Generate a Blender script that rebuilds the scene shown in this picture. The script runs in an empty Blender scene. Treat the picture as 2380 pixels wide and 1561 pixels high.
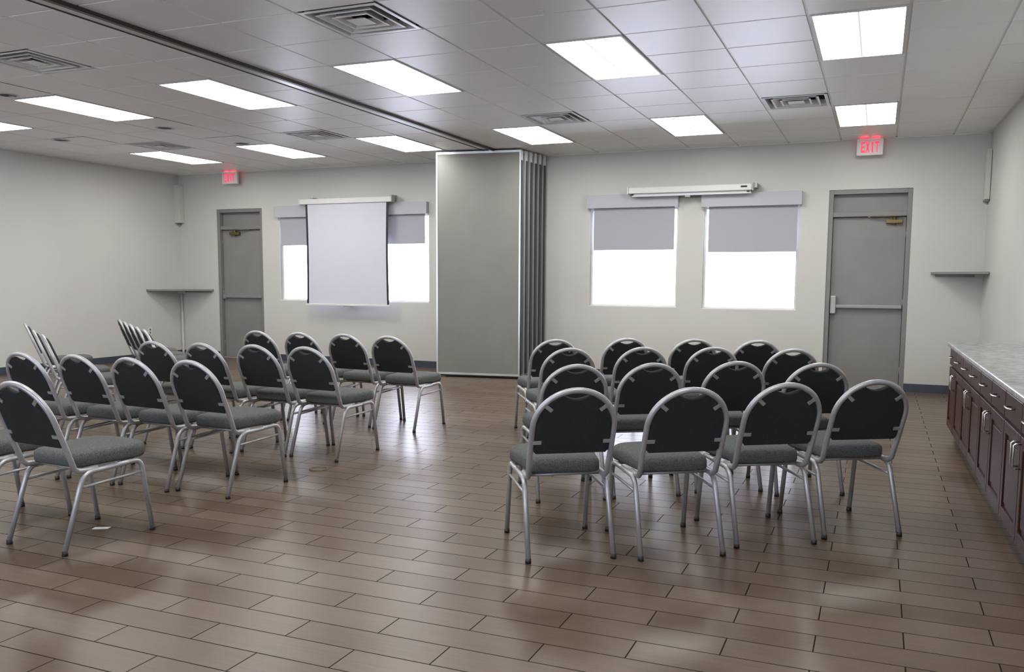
import bpy, bmesh, math, random
from mathutils import Vector, Matrix
random.seed(4)
PI = math.pi
scene = bpy.context.scene
COL = scene.collection

# ------------------------------------------------------------------ room measures (metres)
YB = 11.852          # back wall
XL = -11.244         # left wall
XR = 1.1387          # right wall at the back corner
RS = 0.0165          # the right wall runs very slightly out of square
YF = -3.2            # wall behind the camera
H = 3.12             # ceiling
CAMH = 1.37287
G = 0.627888         # ceiling tile
GX, GY, GYS = -4.9147, 4.954, 0.650

def gx(i): return GX + G * i
def gy(j): return GY + GYS * j
def xr(y): return XR + RS * (YB - y)

# ------------------------------------------------------------------ materials
def new_mat(name):
    m = bpy.data.materials.new(name); m.use_nodes = True
    nt = m.node_tree
    b = nt.nodes['Principled BSDF']
    return m, nt, b

def simple(name, col, rough=0.5, metal=0.0, noise=0.0, nscale=20.0, bump=0.0, bscale=200.0, spec=0.5, coat=0.0):
    m, nt, b = new_mat(name)
    b.inputs['Base Color'].default_value = (*col, 1)
    b.inputs['Roughness'].default_value = rough
    b.inputs['Metallic'].default_value = metal
    b.inputs['Specular IOR Level'].default_value = spec
    b.inputs['Coat Weight'].default_value = coat
    b.inputs['Coat Roughness'].default_value = 0.15
    tc = nt.nodes.new('ShaderNodeTexCoord')
    if noise > 0:
        n = nt.nodes.new('ShaderNodeTexNoise'); n.inputs['Scale'].default_value = nscale; n.inputs['Detail'].default_value = 6
        nt.links.new(tc.outputs['Object'], n.inputs['Vector'])
        r = nt.nodes.new('ShaderNodeValToRGB')
        r.color_ramp.elements[0].position = 0.3; r.color_ramp.elements[1].position = 0.7
        r.color_ramp.elements[0].color = (*[c * (1 - noise) for c in col], 1)
        r.color_ramp.elements[1].color = (*[min(1, c * (1 + noise)) for c in col], 1)
        nt.links.new(n.outputs['Fac'], r.inputs['Fac']); nt.links.new(r.outputs['Color'], b.inputs['Base Color'])
    if bump > 0:
        n2 = nt.nodes.new('ShaderNodeTexNoise'); n2.inputs['Scale'].default_value = bscale; n2.inputs['Detail'].default_value = 3
        nt.links.new(tc.outputs['Object'], n2.inputs['Vector'])
        bp = nt.nodes.new('ShaderNodeBump'); bp.inputs['Strength'].default_value = bump; bp.inputs['Distance'].default_value = 0.002
        nt.links.new(n2.outputs['Fac'], bp.inputs['Height']); nt.links.new(bp.outputs['Normal'], b.inputs['Normal'])
    return m

def emit(name, col, strength):
    m, nt, b = new_mat(name)
    b.inputs['Base Color'].default_value = (*col, 1)
    b.inputs['Emission Color'].default_value = (*col, 1)
    b.inputs['Emission Strength'].default_value = strength
    return m

M = {}
M['wall'] = simple('painted_wall', (0.545, 0.543, 0.503), 0.55, noise=0.02, nscale=1.5, bump=0.15, bscale=120)
M['wall_side'] = simple('painted_side_wall', (0.565, 0.566, 0.54), 0.5, noise=0.02, nscale=1.5, bump=0.15, bscale=120)
M['base'] = simple('slate_vinyl', (0.045, 0.055, 0.075), 0.4, noise=0.1)
M['door'] = simple('grey_door_paint', (0.215, 0.209, 0.198), 0.45, noise=0.05, nscale=3, bump=0.1, bscale=60)
M['frame'] = simple('grey_frame_paint', (0.195, 0.191, 0.182), 0.42, noise=0.04, nscale=4)
M['brass'] = simple('aged_brass', (0.16, 0.115, 0.05), 0.4, metal=0.8, noise=0.15, nscale=30)
M['bar'] = simple('pale_grey_metal', (0.34, 0.34, 0.33), 0.35, metal=0.3)
M['push_grey'] = simple('push_bar_grey', (0.27, 0.265, 0.255), 0.4, metal=0.2)
M['white_plastic'] = simple('white_plastic', (0.72, 0.72, 0.70), 0.4)
M['white_metal'] = simple('white_enamel', (0.66, 0.66, 0.66), 0.35)
M['vent'] = simple('vent_enamel', (0.74, 0.74, 0.74), 0.3, noise=0.06, nscale=12)
M['dark'] = simple('dark_void', (0.012, 0.012, 0.012), 0.8)
M['duct'] = simple('duct_dark', (0.03, 0.03, 0.03), 0.6)
M['alu'] = simple('aluminium', (0.66, 0.67, 0.68), 0.3, metal=0.75)
M['rubber'] = simple('black_rubber', (0.018, 0.018, 0.02), 0.55)
M['gasket'] = simple('black_gasket', (0.02, 0.021, 0.024), 0.3)
M['partition'] = simple('grey_fabric_panel', (0.205, 0.205, 0.188), 0.75, noise=0.05, nscale=2.5, bump=0.3, bscale=500)
M['fascia'] = simple('shade_fascia', (0.44, 0.445, 0.475), 0.5)
M['screen'] = simple('screen_white', (0.585, 0.595, 0.66), 0.8, noise=0.01, nscale=3)
M['screen_case'] = simple('screen_case', (0.68, 0.68, 0.65), 0.35)
M['black'] = simple('matte_black', (0.012, 0.012, 0.014), 0.6)
M['shelf'] = simple('grey_shelf_laminate', (0.22, 0.215, 0.20), 0.4, noise=0.05)
M['seat'] = simple('grey_tweed', (0.090, 0.097, 0.095), 0.9, noise=0.45, nscale=160, bump=0.6, bscale=400, spec=0.25)
M['backfab'] = simple('dark_back_fabric', (0.025, 0.028, 0.0275), 0.85, noise=0.2, nscale=150, bump=0.4, bscale=400, spec=0.2)
M['chair_metal'] = simple('silver_powder_coat', (0.41, 0.42, 0.435), 0.4, metal=0.5, noise=0.06, nscale=25)
M['edge_steel'] = simple('bright_steel', (0.62, 0.62, 0.6), 0.25, metal=0.9)
M['paper'] = simple('scrap_paper', (0.75, 0.74, 0.70), 0.8)
M['track_wood'] = simple('brown_track_edge', (0.035, 0.026, 0.022), 0.4)
M['track_grey'] = simple('grey_track_metal', (0.55, 0.545, 0.53), 0.3, metal=0.3, noise=0.05)
M['lens_trim'] = simple('troffer_frame', (0.62, 0.62, 0.62), 0.4)
M['red'] = emit('exit_red', (1.0, 0.05, 0.11), 0.45)
M['red_glow'] = emit('exit_red_glow', (1.0, 0.03, 0.06), 5.0)
M['ceiling_tile'] = None

# cloth of the roller shades: mostly opaque, a little daylight comes through
def shade_mat():
    m, nt, b = new_mat('roller_shade_cloth')
    out = nt.nodes['Material Output']
    b.inputs['Base Color'].default_value = (0.40, 0.40, 0.435, 1); b.inputs['Roughness'].default_value = 0.8
    t = nt.nodes.new('ShaderNodeBsdfTranslucent'); t.inputs['Color'].default_value = (0.75, 0.76, 0.82, 1)
    mx = nt.nodes.new('ShaderNodeMixShader'); mx.inputs['Fac'].default_value = 0.05
    nt.links.new(b.outputs[0], mx.inputs[1]); nt.links.new(t.outputs[0], mx.inputs[2]); nt.links.new(mx.outputs[0], out.inputs['Surface'])
    return m
M['shade'] = shade_mat()

def glass_mat():
    m, nt, b = new_mat('window_glass')
    out = nt.nodes['Material Output']
    tr = nt.nodes.new('ShaderNodeBsdfTransparent'); tr.inputs['Color'].default_value = (0.96, 0.97, 0.97, 1)
    gl = nt.nodes.new('ShaderNodeBsdfGlossy'); gl.inputs['Roughness'].default_value = 0.02
    fr = nt.nodes.new('ShaderNodeFresnel'); fr.inputs['IOR'].default_value = 1.45
    mx = nt.nodes.new('ShaderNodeMixShader')
    nt.links.new(fr.outputs[0], mx.inputs['Fac']); nt.links.new(tr.outputs[0], mx.inputs[1]); nt.links.new(gl.outputs[0], mx.inputs[2])
    nt.links.new(mx.outputs[0], out.inputs['Surface'])
    return m
M['glass'] = glass_mat()

# fluorescent lens: two bright tube zones and a slightly dimmer spine along the middle
def lens_mat():
    m, nt, b = new_mat('fluorescent_lens')
    tc = nt.nodes.new('ShaderNodeTexCoord'); sp = nt.nodes.new('ShaderNodeSeparateXYZ')
    nt.links.new(tc.outputs['Object'], sp.inputs[0])
    ab = nt.nodes.new('ShaderNodeMath'); ab.operation = 'ABSOLUTE'; nt.links.new(sp.outputs['X'], ab.inputs[0])
    r = nt.nodes.new('ShaderNodeValToRGB'); r.color_ramp.interpolation = 'EASE'
    e = r.color_ramp.elements
    e[0].position = 0.0; e[0].color = (0.028, 0.028, 0.028, 1)
    e[1].position = 0.14; e[1].color = (1, 1, 1, 1)
    mr = nt.nodes.new('ShaderNodeMapRange'); mr.inputs['From Max'].default_value = 0.3
    nt.links.new(ab.outputs[0], mr.inputs['Value']); nt.links.new(mr.outputs[0], r.inputs['Fac'])
    mu = nt.nodes.new('ShaderNodeMath'); mu.operation = 'MULTIPLY'; mu.inputs[1].default_value = LIGHT
    nt.links.new(r.outputs['Color'], mu.inputs[0]); nt.links.new(mu.outputs[0], b.inputs['Emission Strength'])
    b.inputs['Emission Color'].default_value = (1.0, 0.985, 0.95, 1)
    b.inputs['Base Color'].default_value = (0.25, 0.25, 0.25, 1)
    return m
LIGHT = 8.9
M['lens'] = lens_mat()

def floor_mat():
    m, nt, b = new_mat('wood_look_tile')
    L = nt.links
    tc = nt.nodes.new('ShaderNodeTexCoord')
    mp = nt.nodes.new('ShaderNodeMapping'); mp.inputs['Location'].default_value = (2.052 + 0.628 * 40, -2.8115 + 0.1655 * 60, 0)
    mp.inputs['Rotation'].default_value = (0, 0, math.radians(0.0))
    L.new(tc.outputs['Object'], mp.inputs['Vector'])
    br = nt.nodes.new('ShaderNodeTexBrick')
    br.offset = 0.5; br.offset_frequency = 2; br.squash = 1.0
    br.inputs['Scale'].default_value = 1.0; br.inputs['Brick Width'].default_value = 0.628; br.inputs['Row Height'].default_value = 0.1655
    br.inputs['Mortar Size'].default_value = 0.0029; br.inputs['Mortar Smooth'].default_value = 0.15; br.inputs['Bias'].default_value = 0.0
    br.inputs['Color1'].default_value = (0, 0, 0, 1); br.inputs['Color2'].default_value = (1, 1, 1, 1); br.inputs['Mortar'].default_value = (0.5, 0.5, 0.5, 1)
    L.new(mp.outputs[0], br.inputs['Vector'])
    # per-tile tone
    ramp = nt.nodes.new('ShaderNodeValToRGB')
    e = ramp.color_ramp.elements
    e[0].position = 0.0; e[0].color = (0.090, 0.060, 0.037, 1)
    e[1].position = 1.0; e[1].color = (0.130, 0.094, 0.064, 1)
    L.new(br.outputs['Color'], ramp.inputs['Fac'])
    # grain streaks along the tile
    mg = nt.nodes.new('ShaderNodeMapping'); mg.inputs['Scale'].default_value = (1.6, 34, 1)
    L.new(tc.outputs['Object'], mg.inputs['Vector'])
    ng = nt.nodes.new('ShaderNodeTexNoise'); ng.inputs['Scale'].default_value = 2.2; ng.inputs['Detail'].default_value = 8; ng.inputs['Roughness'].default_value = 0.62
    L.new(mg.outputs[0], ng.inputs['Vector'])
    rg = nt.nodes.new('ShaderNodeMapRange'); rg.inputs['From Min'].default_value = 0.25; rg.inputs['From Max'].default_value = 0.75
    rg.inputs['To Min'].default_value = 0.80; rg.inputs['To Max'].default_value = 1.20
    L.new(ng.outputs['Fac'], rg.inputs['Value'])
    nb = nt.nodes.new('ShaderNodeTexNoise'); nb.inputs['Scale'].default_value = 1.1; nb.inputs['Detail'].default_value = 3
    L.new(tc.outputs['Object'], nb.inputs['Vector'])
    rb = nt.nodes.new('ShaderNodeMapRange'); rb.inputs['From Min'].default_value = 0.3; rb.inputs['From Max'].default_value = 0.7
    rb.inputs['To Min'].default_value = 0.9; rb.inputs['To Max'].default_value = 1.1
    L.new(nb.outputs['Fac'], rb.inputs['Value'])
    mul = nt.nodes.new('ShaderNodeMath'); mul.operation = 'MULTIPLY'; L.new(rg.outputs[0], mul.inputs[0]); L.new(rb.outputs[0], mul.inputs[1])
    vm = nt.nodes.new('ShaderNodeVectorMath'); vm.operation = 'SCALE'
    L.new(ramp.outputs['Color'], vm.inputs[0]); L.new(mul.outputs[0], vm.inputs['Scale'])
    mix = nt.nodes.new('ShaderNodeMix'); mix.data_type = 'RGBA'
    mix.inputs['B'].default_value = (0.018, 0.013, 0.009, 1)
    L.new(br.outputs['Fac'], mix.inputs['Factor']); L.new(vm.outputs[0], mix.inputs['A'])
    L.new(mix.outputs['Result'], b.inputs['Base Color'])
    rr = nt.nodes.new('ShaderNodeMapRange'); rr.inputs['To Min'].default_value = 0.26; rr.inputs['To Max'].default_value = 0.36
    L.new(ng.outputs['Fac'], rr.inputs['Value']); 
    rm = nt.nodes.new('ShaderNodeMix'); rm.data_type = 'FLOAT'; rm.inputs['B'].default_value = 0.7
    L.new(br.outputs['Fac'], rm.inputs['Factor']); L.new(rr.outputs[0], rm.inputs['A']); L.new(rm.outputs['Result'], b.inputs['Roughness'])
    sp_ = nt.nodes.new('ShaderNodeMix'); sp_.data_type = 'FLOAT'; sp_.inputs['A'].default_value = 0.32; sp_.inputs['B'].default_value = 0.05
    L.new(br.outputs['Fac'], sp_.inputs['Factor']); L.new(sp_.outputs['Result'], b.inputs['Specular IOR Level'])
    bp = nt.nodes.new('ShaderNodeBump'); bp.inputs['Strength'].default_value = 0.3; bp.inputs['Distance'].default_value = 0.0015; bp.invert = True
    L.new(br.outputs['Fac'], bp.inputs['Height'])
    bp2 = nt.nodes.new('ShaderNodeBump'); bp2.inputs['Strength'].default_value = 0.03; bp2.inputs['Distance'].default_value = 0.001
    L.new(ng.outputs['Fac'], bp2.inputs['Height']); L.new(bp.outputs['Normal'], bp2.inputs['Normal'])
    L.new(bp2.outputs['Normal'], b.inputs['Normal'])
    return m
M['floor'] = floor_mat()

def ceiling_mat():
    m, nt, b = new_mat('vinyl_ceiling_tile')
    L = nt.links
    b.inputs['Base Color'].default_value = (0.88, 0.88, 0.87, 1)
    b.inputs['Roughness'].default_value = 0.36
    b.inputs['Specular IOR Level'].default_value = 0.5
    tc = nt.nodes.new('ShaderNodeTexCoord')
    n = nt.nodes.new('ShaderNodeTexNoise'); n.inputs['Scale'].default_value = 70; n.inputs['Detail'].default_value = 4
    L.new(tc.outputs['Object'], n.inputs['Vector'])
    bp = nt.nodes.new('ShaderNodeBump'); bp.inputs['Strength'].default_value = 0.25; bp.inputs['Distance'].default_value = 0.003
    L.new(n.outputs['Fac'], bp.inputs['Height']); L.new(bp.outputs['Normal'], b.inputs['Normal'])
    return m
M['ceiling_tile'] = ceiling_mat()
M['grid'] = simple('white_grid_bar', (0.78, 0.78, 0.77), 0.4)

def granite_mat():
    m, nt, b = new_mat('grey_granite')
    L = nt.links
    tc = nt.nodes.new('ShaderNodeTexCoord')
    n1 = nt.nodes.new('ShaderNodeTexNoise'); n1.inputs['Scale'].default_value = 14; n1.inputs['Detail'].default_value = 10; n1.inputs['Roughness'].default_value = 0.7
    n2 = nt.nodes.new('ShaderNodeTexVoronoi'); n2.inputs['Scale'].default_value = 130
    L.new(tc.outputs['Object'], n1.inputs['Vector']); L.new(tc.outputs['Object'], n2.inputs['Vector'])
    r = nt.nodes.new('ShaderNodeValToRGB'); e = r.color_ramp.elements
    e[0].position = 0.33; e[0].color = (0.15, 0.15, 0.155, 1); e[1].position = 0.62; e[1].color = (0.52, 0.52, 0.52, 1)
    L.new(n1.outputs['Fac'], r.inputs['Fac'])
    mx = nt.nodes.new('ShaderNodeMix'); mx.data_type = 'RGBA'; mx.blend_type = 'MULTIPLY'; mx.inputs['Factor'].default_value = 0.35
    L.new(r.outputs['Color'], mx.inputs['A']); L.new(n2.outputs['Color'], mx.inputs['B'])
    hs = nt.nodes.new('ShaderNodeHueSaturation'); hs.inputs['Saturation'].default_value = 0.05; hs.inputs['Value'].default_value = 1.02
    L.new(mx.outputs['Result'], hs.inputs['Color']); L.new(hs.outputs['Color'], b.inputs['Base Color'])
    b.inputs['Roughness'].default_value = 0.28
    return m
M['granite'] = granite_mat()

def wood_mat():
    m, nt, b = new_mat('mahogany_stain')
    L = nt.links
    tc = nt.nodes.new('ShaderNodeTexCoord')
    mp = nt.nodes.new('ShaderNodeMapping'); mp.inputs['Scale'].default_value = (14, 14, 1.2)
    n = nt.nodes.new('ShaderNodeTexNoise'); n.inputs['Scale'].default_value = 3; n.inputs['Detail'].default_value = 6
    L.new(tc.outputs['Object'], mp.inputs['Vector']); L.new(mp.outputs[0], n.inputs['Vector'])
    r = nt.nodes.new('ShaderNodeValToRGB'); e = r.color_ramp.elements
    e[0].position = 0.3; e[0].color = (0.028, 0.0095, 0.006, 1); e[1].position = 0.7; e[1].color = (0.055, 0.0195, 0.0125, 1)
    L.new(n.outputs['Fac'], r.inputs['Fac']); L.new(r.outputs['Color'], b.inputs['Base Color'])
    b.inputs['Roughness'].default_value = 0.38; b.inputs['Specular IOR Level'].default_value = 0.13
    return m
M['wood'] = wood_mat()

# ------------------------------------------------------------------ mesh helpers
class MB:
    def __init__(self): self.v = []; self.f = []; self.s = []
    def add(self, vs, fs, smooth=False):
        o = len(self.v); self.v += [tuple(p) for p in vs]
        for f in fs: self.f.append(tuple(i + o for i in f)); self.s.append(smooth)
        return self
    def box(self, x0, x1, y0, y1, z0, z1):
        return self.add([(x0, y0, z0), (x1, y0, z0), (x1, y1, z0), (x0, y1, z0), (x0, y0, z1), (x1, y0, z1), (x1, y1, z1), (x0, y1, z1)],
                        [(0, 3, 2, 1), (4, 5, 6, 7), (0, 1, 5, 4), (1, 2, 6, 5), (2, 3, 7, 6), (3, 0, 4, 7)])
    def quad(self, a, b, c, d): return self.add([a, b, c, d], [(0, 1, 2, 3)])
    def tube(self, path, r, n=10, closed=False, flat=1.0):
        P = [Vector(p) for p in path]; m = len(P)
        rr = r if isinstance(r, (list, tuple)) else [r] * m
        T = []
        for i in range(m):
            if closed: t = P[(i + 1) % m] - P[i - 1]
            else: t = P[min(i + 1, m - 1)] - P[max(i - 1, 0)]
            T.append(t.normalized())
        ref = Vector((0, 0, 1)) if abs(T[0].z) < 0.9 else Vector((0, 1, 0))
        nrm = (ref - T[0] * ref.dot(T[0])).normalized()
        vs = []
        for i in range(m):
            if i: nrm = (nrm - T[i] * nrm.dot(T[i])).normalized()
            bi = T[i].cross(nrm)
            for k in range(n):
                a = 2 * PI * (k + 0.5) / n
                vs.append(P[i] + (nrm * math.cos(a) * flat + bi * math.sin(a)) * rr[i])
        fs = []
        for i in range(m if closed else m - 1):
            j = (i + 1) % m
            for k in range(n):
                fs.append((i * n + k, j * n + k, j * n + (k + 1) % n, i * n + (k + 1) % n))
        self.add(vs, fs, True)
        if not closed:
            o = len(self.v) - len(vs)
            self.f.append(tuple(o + k for k in range(n))); self.s.append(False)
            self.f.append(tuple(o + (m - 1) * n + k for k in reversed(range(n)))); self.s.append(False)
        return self
    def cyl(self, c, r, z0, z1, n=20, r1=None):
        r1 = r if r1 is None else r1
        vs = [(c[0] + r * math.cos(2 * PI * k / n), c[1] + r * math.sin(2 * PI * k / n), z0) for k in range(n)]
        vs += [(c[0] + r1 * math.cos(2 * PI * k / n), c[1] + r1 * math.sin(2 * PI * k / n), z1) for k in range(n)]
        o = len(self.v)
        self.add(vs, [(k, (k + 1) % n, n + (k + 1) % n, n + k) for k in range(n)], True)
        self.f.append(tuple(o + k for k in reversed(range(n)))); self.s.append(False)
        self.f.append(tuple(o + n + k for k in range(n))); self.s.append(False)
        return self
    def prism(self, poly, z0, z1):
        n = len(poly)
        vs = [(p[0], p[1], z0) for p in poly] + [(p[0], p[1], z1) for p in poly]
        return self.add(vs, [tuple(reversed(range(n))), tuple(range(n, 2 * n))] + [(k, (k + 1) % n, n + (k + 1) % n, n + k) for k in range(n)])
    def build(self, name, mat, parent=None, loc=None, rotz=0.0, bevel=0.0, label=None):
        me = bpy.data.meshes.new(name); me.from_pydata(self.v, [], self.f); me.update()
        bm = bmesh.new(); bm.from_mesh(me); bmesh.ops.recalc_face_normals(bm, faces=bm.faces[:]); bm.to_mesh(me); bm.free()
        for p, s in zip(me.polygons, self.s): p.use_smooth = s
        me.materials.append(mat if not isinstance(mat, str) else M[mat])
        o = bpy.data.objects.new(name, me); COL.objects.link(o)
        if parent is not None: o.parent = parent
        if loc is not None: o.location = loc
        o.rotation_euler.z = rotz
        if bevel > 0:
            md = o.modifiers.new('edge', 'BEVEL'); md.width = bevel; md.segments = 2; md.limit_method = 'ANGLE'
        if label: o['label'] = label
        return o

def thing(name, label, cat, loc=(0, 0, 0), rotz=0.0, group=None):
    o = bpy.data.objects.new(name, None); COL.objects.link(o)
    o.location = loc; o.rotation_euler.z = rotz; o.empty_display_size = 0.1
    o['label'] = label; o['category'] = cat
    if group: o['group'] = group
    return o
def tag(o, label, cat, group=None):
    o['label'] = label; o['category'] = cat
    if group: o['group'] = group
    return o
def struct(o, label=None, cat=None):
    o['kind'] = 'structure'
    if label: o['label'] = label
    if cat: o['category'] = cat
    return o
def copy_tree(o, parent=None):
    c = o.copy(); COL.objects.link(c)
    if parent is not None: c.parent = parent
    for ch in o.children: copy_tree(ch, c)
    return c

# ------------------------------------------------------------------ camera
f, pitch, roll, yaw = 2023.94, -0.10154, 0.005847, 0.397152
cy_, sy_ = math.cos(yaw), math.sin(yaw)
fw = Vector((-sy_ * math.cos(pitch), cy_ * math.cos(pitch), math.sin(pitch)))
rt = Vector((cy_, sy_, 0)); up = rt.cross(fw)
rt2 = rt * math.cos(roll) + up * math.sin(roll); up2 = up * math.cos(roll) - rt * math.sin(roll)
cam = bpy.data.cameras.new('camera'); co = bpy.data.objects.new('camera', cam); COL.objects.link(co)
cam.sensor_fit = 'HORIZONTAL'; cam.sensor_width = 36.0; cam.lens = f / 2380 * 36.0
cam.shift_y = 73.794 / 2380
cam.clip_start = 0.05; cam.clip_end = 200
mw = Matrix(((rt2.x, up2.x, -fw.x, 0), (rt2.y, up2.y, -fw.y, 0), (rt2.z, up2.z, -fw.z, CAMH), (0, 0, 0, 1)))
co.matrix_world = mw
scene.camera = co

# ------------------------------------------------------------------ world and colour management
w = bpy.data.worlds.new('daylight'); scene.world = w; w.use_nodes = True
bg = w.node_tree.nodes['Background']
bg.inputs['Color'].default_value = (0.88, 0.91, 1.12, 1); bg.inputs['Strength'].default_value = 6.8
vs_ = scene.view_settings
vs_.view_transform = 'Standard'; vs_.look = 'None'; vs_.exposure = 0.9; vs_.gamma = 1.0; vs_.use_curve_mapping = False
scene.cycles.use_denoising = True
scene.cycles.max_bounces = 6; scene.cycles.diffuse_bounces = 4; scene.cycles.glossy_bounces = 3
scene.cycles.use_adaptive_sampling = True; scene.cycles.adaptive_threshold = 0.08; scene.cycles.transparent_max_bounces = 4
scene.cycles.sample_clamp_indirect = 8.0
scene.cycles.caustics_reflective = False; scene.cycles.caustics_refractive = False

# ================================================================== THE SETTING
fl = MB(); fl.box(XL - 0.15, 1.6, YF - 0.15, YB + 0.25, -0.12, 0.0)
struct(fl.build('floor', 'floor'), 'wood-look porcelain plank floor with a soft sheen', 'floor')

# openings in the back wall: (x0, x1, z0, z1)
DOOR_R = (-0.635, 0.330, 0.0, 2.510)
DOOR_L = (-10.425, -9.478, 0.0, 2.515)
WIN = {1: (-9.130, -7.890, 0.995, 2.36), 2: (-7.600, -6.358, 0.995, 2.36), 3: (-3.790, -2.548, 0.995, 2.36), 4: (-2.203, -0.988, 0.985, 2.345)}
def wall_with_holes(x0, x1, z0, z1, y0, y1, holes, name='wall_back', mat='wall'):
    xs = sorted({x0, x1, *[h[0] for h in holes], *[h[1] for h in holes]})
    zs = sorted({z0, z1, *[h[2] for h in holes], *[h[3] for h in holes]})
    nx, nz = len(xs) - 1, len(zs) - 1
    def solid(i, k):
        if i < 0 or k < 0 or i >= nx or k >= nz: return False
        cx, cz = (xs[i] + xs[i + 1]) / 2, (zs[k] + zs[k + 1]) / 2
        return not any(h[0] < cx < h[1] and h[2] < cz < h[3] for h in holes)
    m = MB()
    for i in range(nx):
        for k in range(nz):
            if not solid(i, k): continue
            a, b, c, d = xs[i], xs[i + 1], zs[k], zs[k + 1]
            m.quad((a, y0, c), (b, y0, c), (b, y0, d), (a, y0, d)); m.quad((a, y1, c), (b, y1, c), (b, y1, d), (a, y1, d))
            if not solid(i - 1, k): m.quad((a, y0, c), (a, y1, c), (a, y1, d), (a, y0, d))
            if not solid(i + 1, k): m.quad((b, y0, c), (b, y1, c), (b, y1, d), (b, y0, d))
            if not solid(i, k - 1): m.quad((a, y0, c), (b, y0, c), (b, y1, c), (a, y1, c))
            if not solid(i, k + 1): m.quad((a, y0, d), (b, y0, d), (b, y1, d), (a, y1, d))
    bm = bmesh.new()
    vv = [bm.verts.new(p) for p in m.v]
    for q in m.f: bm.faces.new([vv[i] for i in q])
    bmesh.ops.remove_doubles(bm, verts=bm.verts[:], dist=1e-5)
    bmesh.ops.recalc_face_normals(bm, faces=bm.faces[:])
    me = bpy.data.meshes.new(name); bm.to_mesh(me); bm.free(); me.materials.append(M[mat])
    o = bpy.data.objects.new(name, me); COL.objects.link(o); return o
struct(wall_with_holes(XL - 0.15, XR + 0.15, 0.0, H + 0.1, YB, YB + 0.2, [DOOR_R, DOOR_L, *WIN.values()]), 'warm light grey painted wall with the two doors and four windows', 'wall')
struct(MB().box(XL - 0.15, XL, YF, YB, 0, H + 0.1).build('wall_left', 'wall_side'), 'plain pale grey wall with an outlet and no openings', 'wall')
wr = MB(); wr.prism([(xr(YF), YF), (xr(YF) + 0.15, YF), (XR + 0.15, YB), (XR, YB)], 0, H + 0.1)
struct(wr.build('wall_right', 'wall_side'), 'pale grey wall behind the cabinet run', 'wall')
FILL_WIN = {5: (-10.0, -8.4, 0.8, 2.5), 6: (-7.0, -5.4, 0.8, 2.5), 7: (-4.0, -2.4, 0.8, 2.5), 8: (-1.2, 0.4, 0.8, 2.5)}  # invented openings in the unseen wall, added to let in fill light
struct(wall_with_holes(XL - 0.15, 1.6, 0.0, H + 0.1, YF - 0.15, YF, list(FILL_WIN.values()), 'wall_front', 'wall_side'))

# baseboards
BT, BH = 0.012, 0.105
def bb_back(name, x0, x1): struct(MB().box(x0, x1, YB - BT, YB, 0, BH).build(name, 'base'), None, None)
struct(MB().box(XL, XL + BT, YF, YB, 0, BH).build('baseboard_left', 'base'))
bbm = MB()
bbm.box(XL + BT, DOOR_L[0] - 0.0, YB - BT, YB, 0, BH)
bbm.box(DOOR_L[1], DOOR_R[0], YB - BT, YB, 0, BH)
bbm.box(DOOR_R[1], XR, YB - BT, YB, 0, BH)
struct(bbm.build('baseboard_back', 'base'))
br_ = MB(); br_.prism([(xr(8.53) - BT, 8.53), (xr(8.53), 8.53), (XR, YB), (XR - BT, YB)], 0, BH)
struct(br_.build('baseboard_right', 'base'))

# ------------------------------------------------------------------ ceiling: lay-in tiles with openings for lights, vents and cans
TROFFERS = [(i, j) for j in (2, 7) for i in (-8, -5, -2, 1, 4, 7)] + [(i, j) for j in (-4,) for i in (-8, -5, -2, 1, 4, 7)]  # the last row is out of view, added for fill light
VENTS = [(2, 0), (2, 6), (6, 6), (-3, 0), (-3, 6), (-7, 6)]
CANS = [(-4.737, 1.77), (-4.676, 4.83), (-7.80, 5.18), (-7.76, 7.18), (-4.577, 6.8)]
CAN_R = 0.095
holes = set()
for i, j in TROFFERS: holes |= {(i, j), (i, j + 1)}
for i, j in VENTS: holes.add((i, j))
can_cells = {(math.floor(a), math.floor(b)): (gx(a), gy(b)) for a, b in CANS}
TR0, TR1 = -5.075, -4.885        # partition track slot in x
i0, i1 = math.floor((XL - GX) / G), math.ceil((1.45 - GX) / G)
j0, j1 = math.floor((YF - GY) / GYS), math.ceil((YB - GY) / GYS)
cm = MB()
IN, TD = 0.0095, 0.011            # the tile faces hang a little below the grid bars
def tile(a, b, c, d):
    z = H + TD
    cm.quad((a, c, H), (b, c, H), (b, d, H), (a, d, H))
    cm.quad((a, c, H), (b, c, H), (b, c, z), (a, c, z)); cm.quad((a, d, H), (b, d, H), (b, d, z), (a, d, z))
    cm.quad((a, c, H), (a, d, H), (a, d, z), (a, c, z)); cm.quad((b, c, H), (b, d, H), (b, d, z), (b, c, z))
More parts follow.
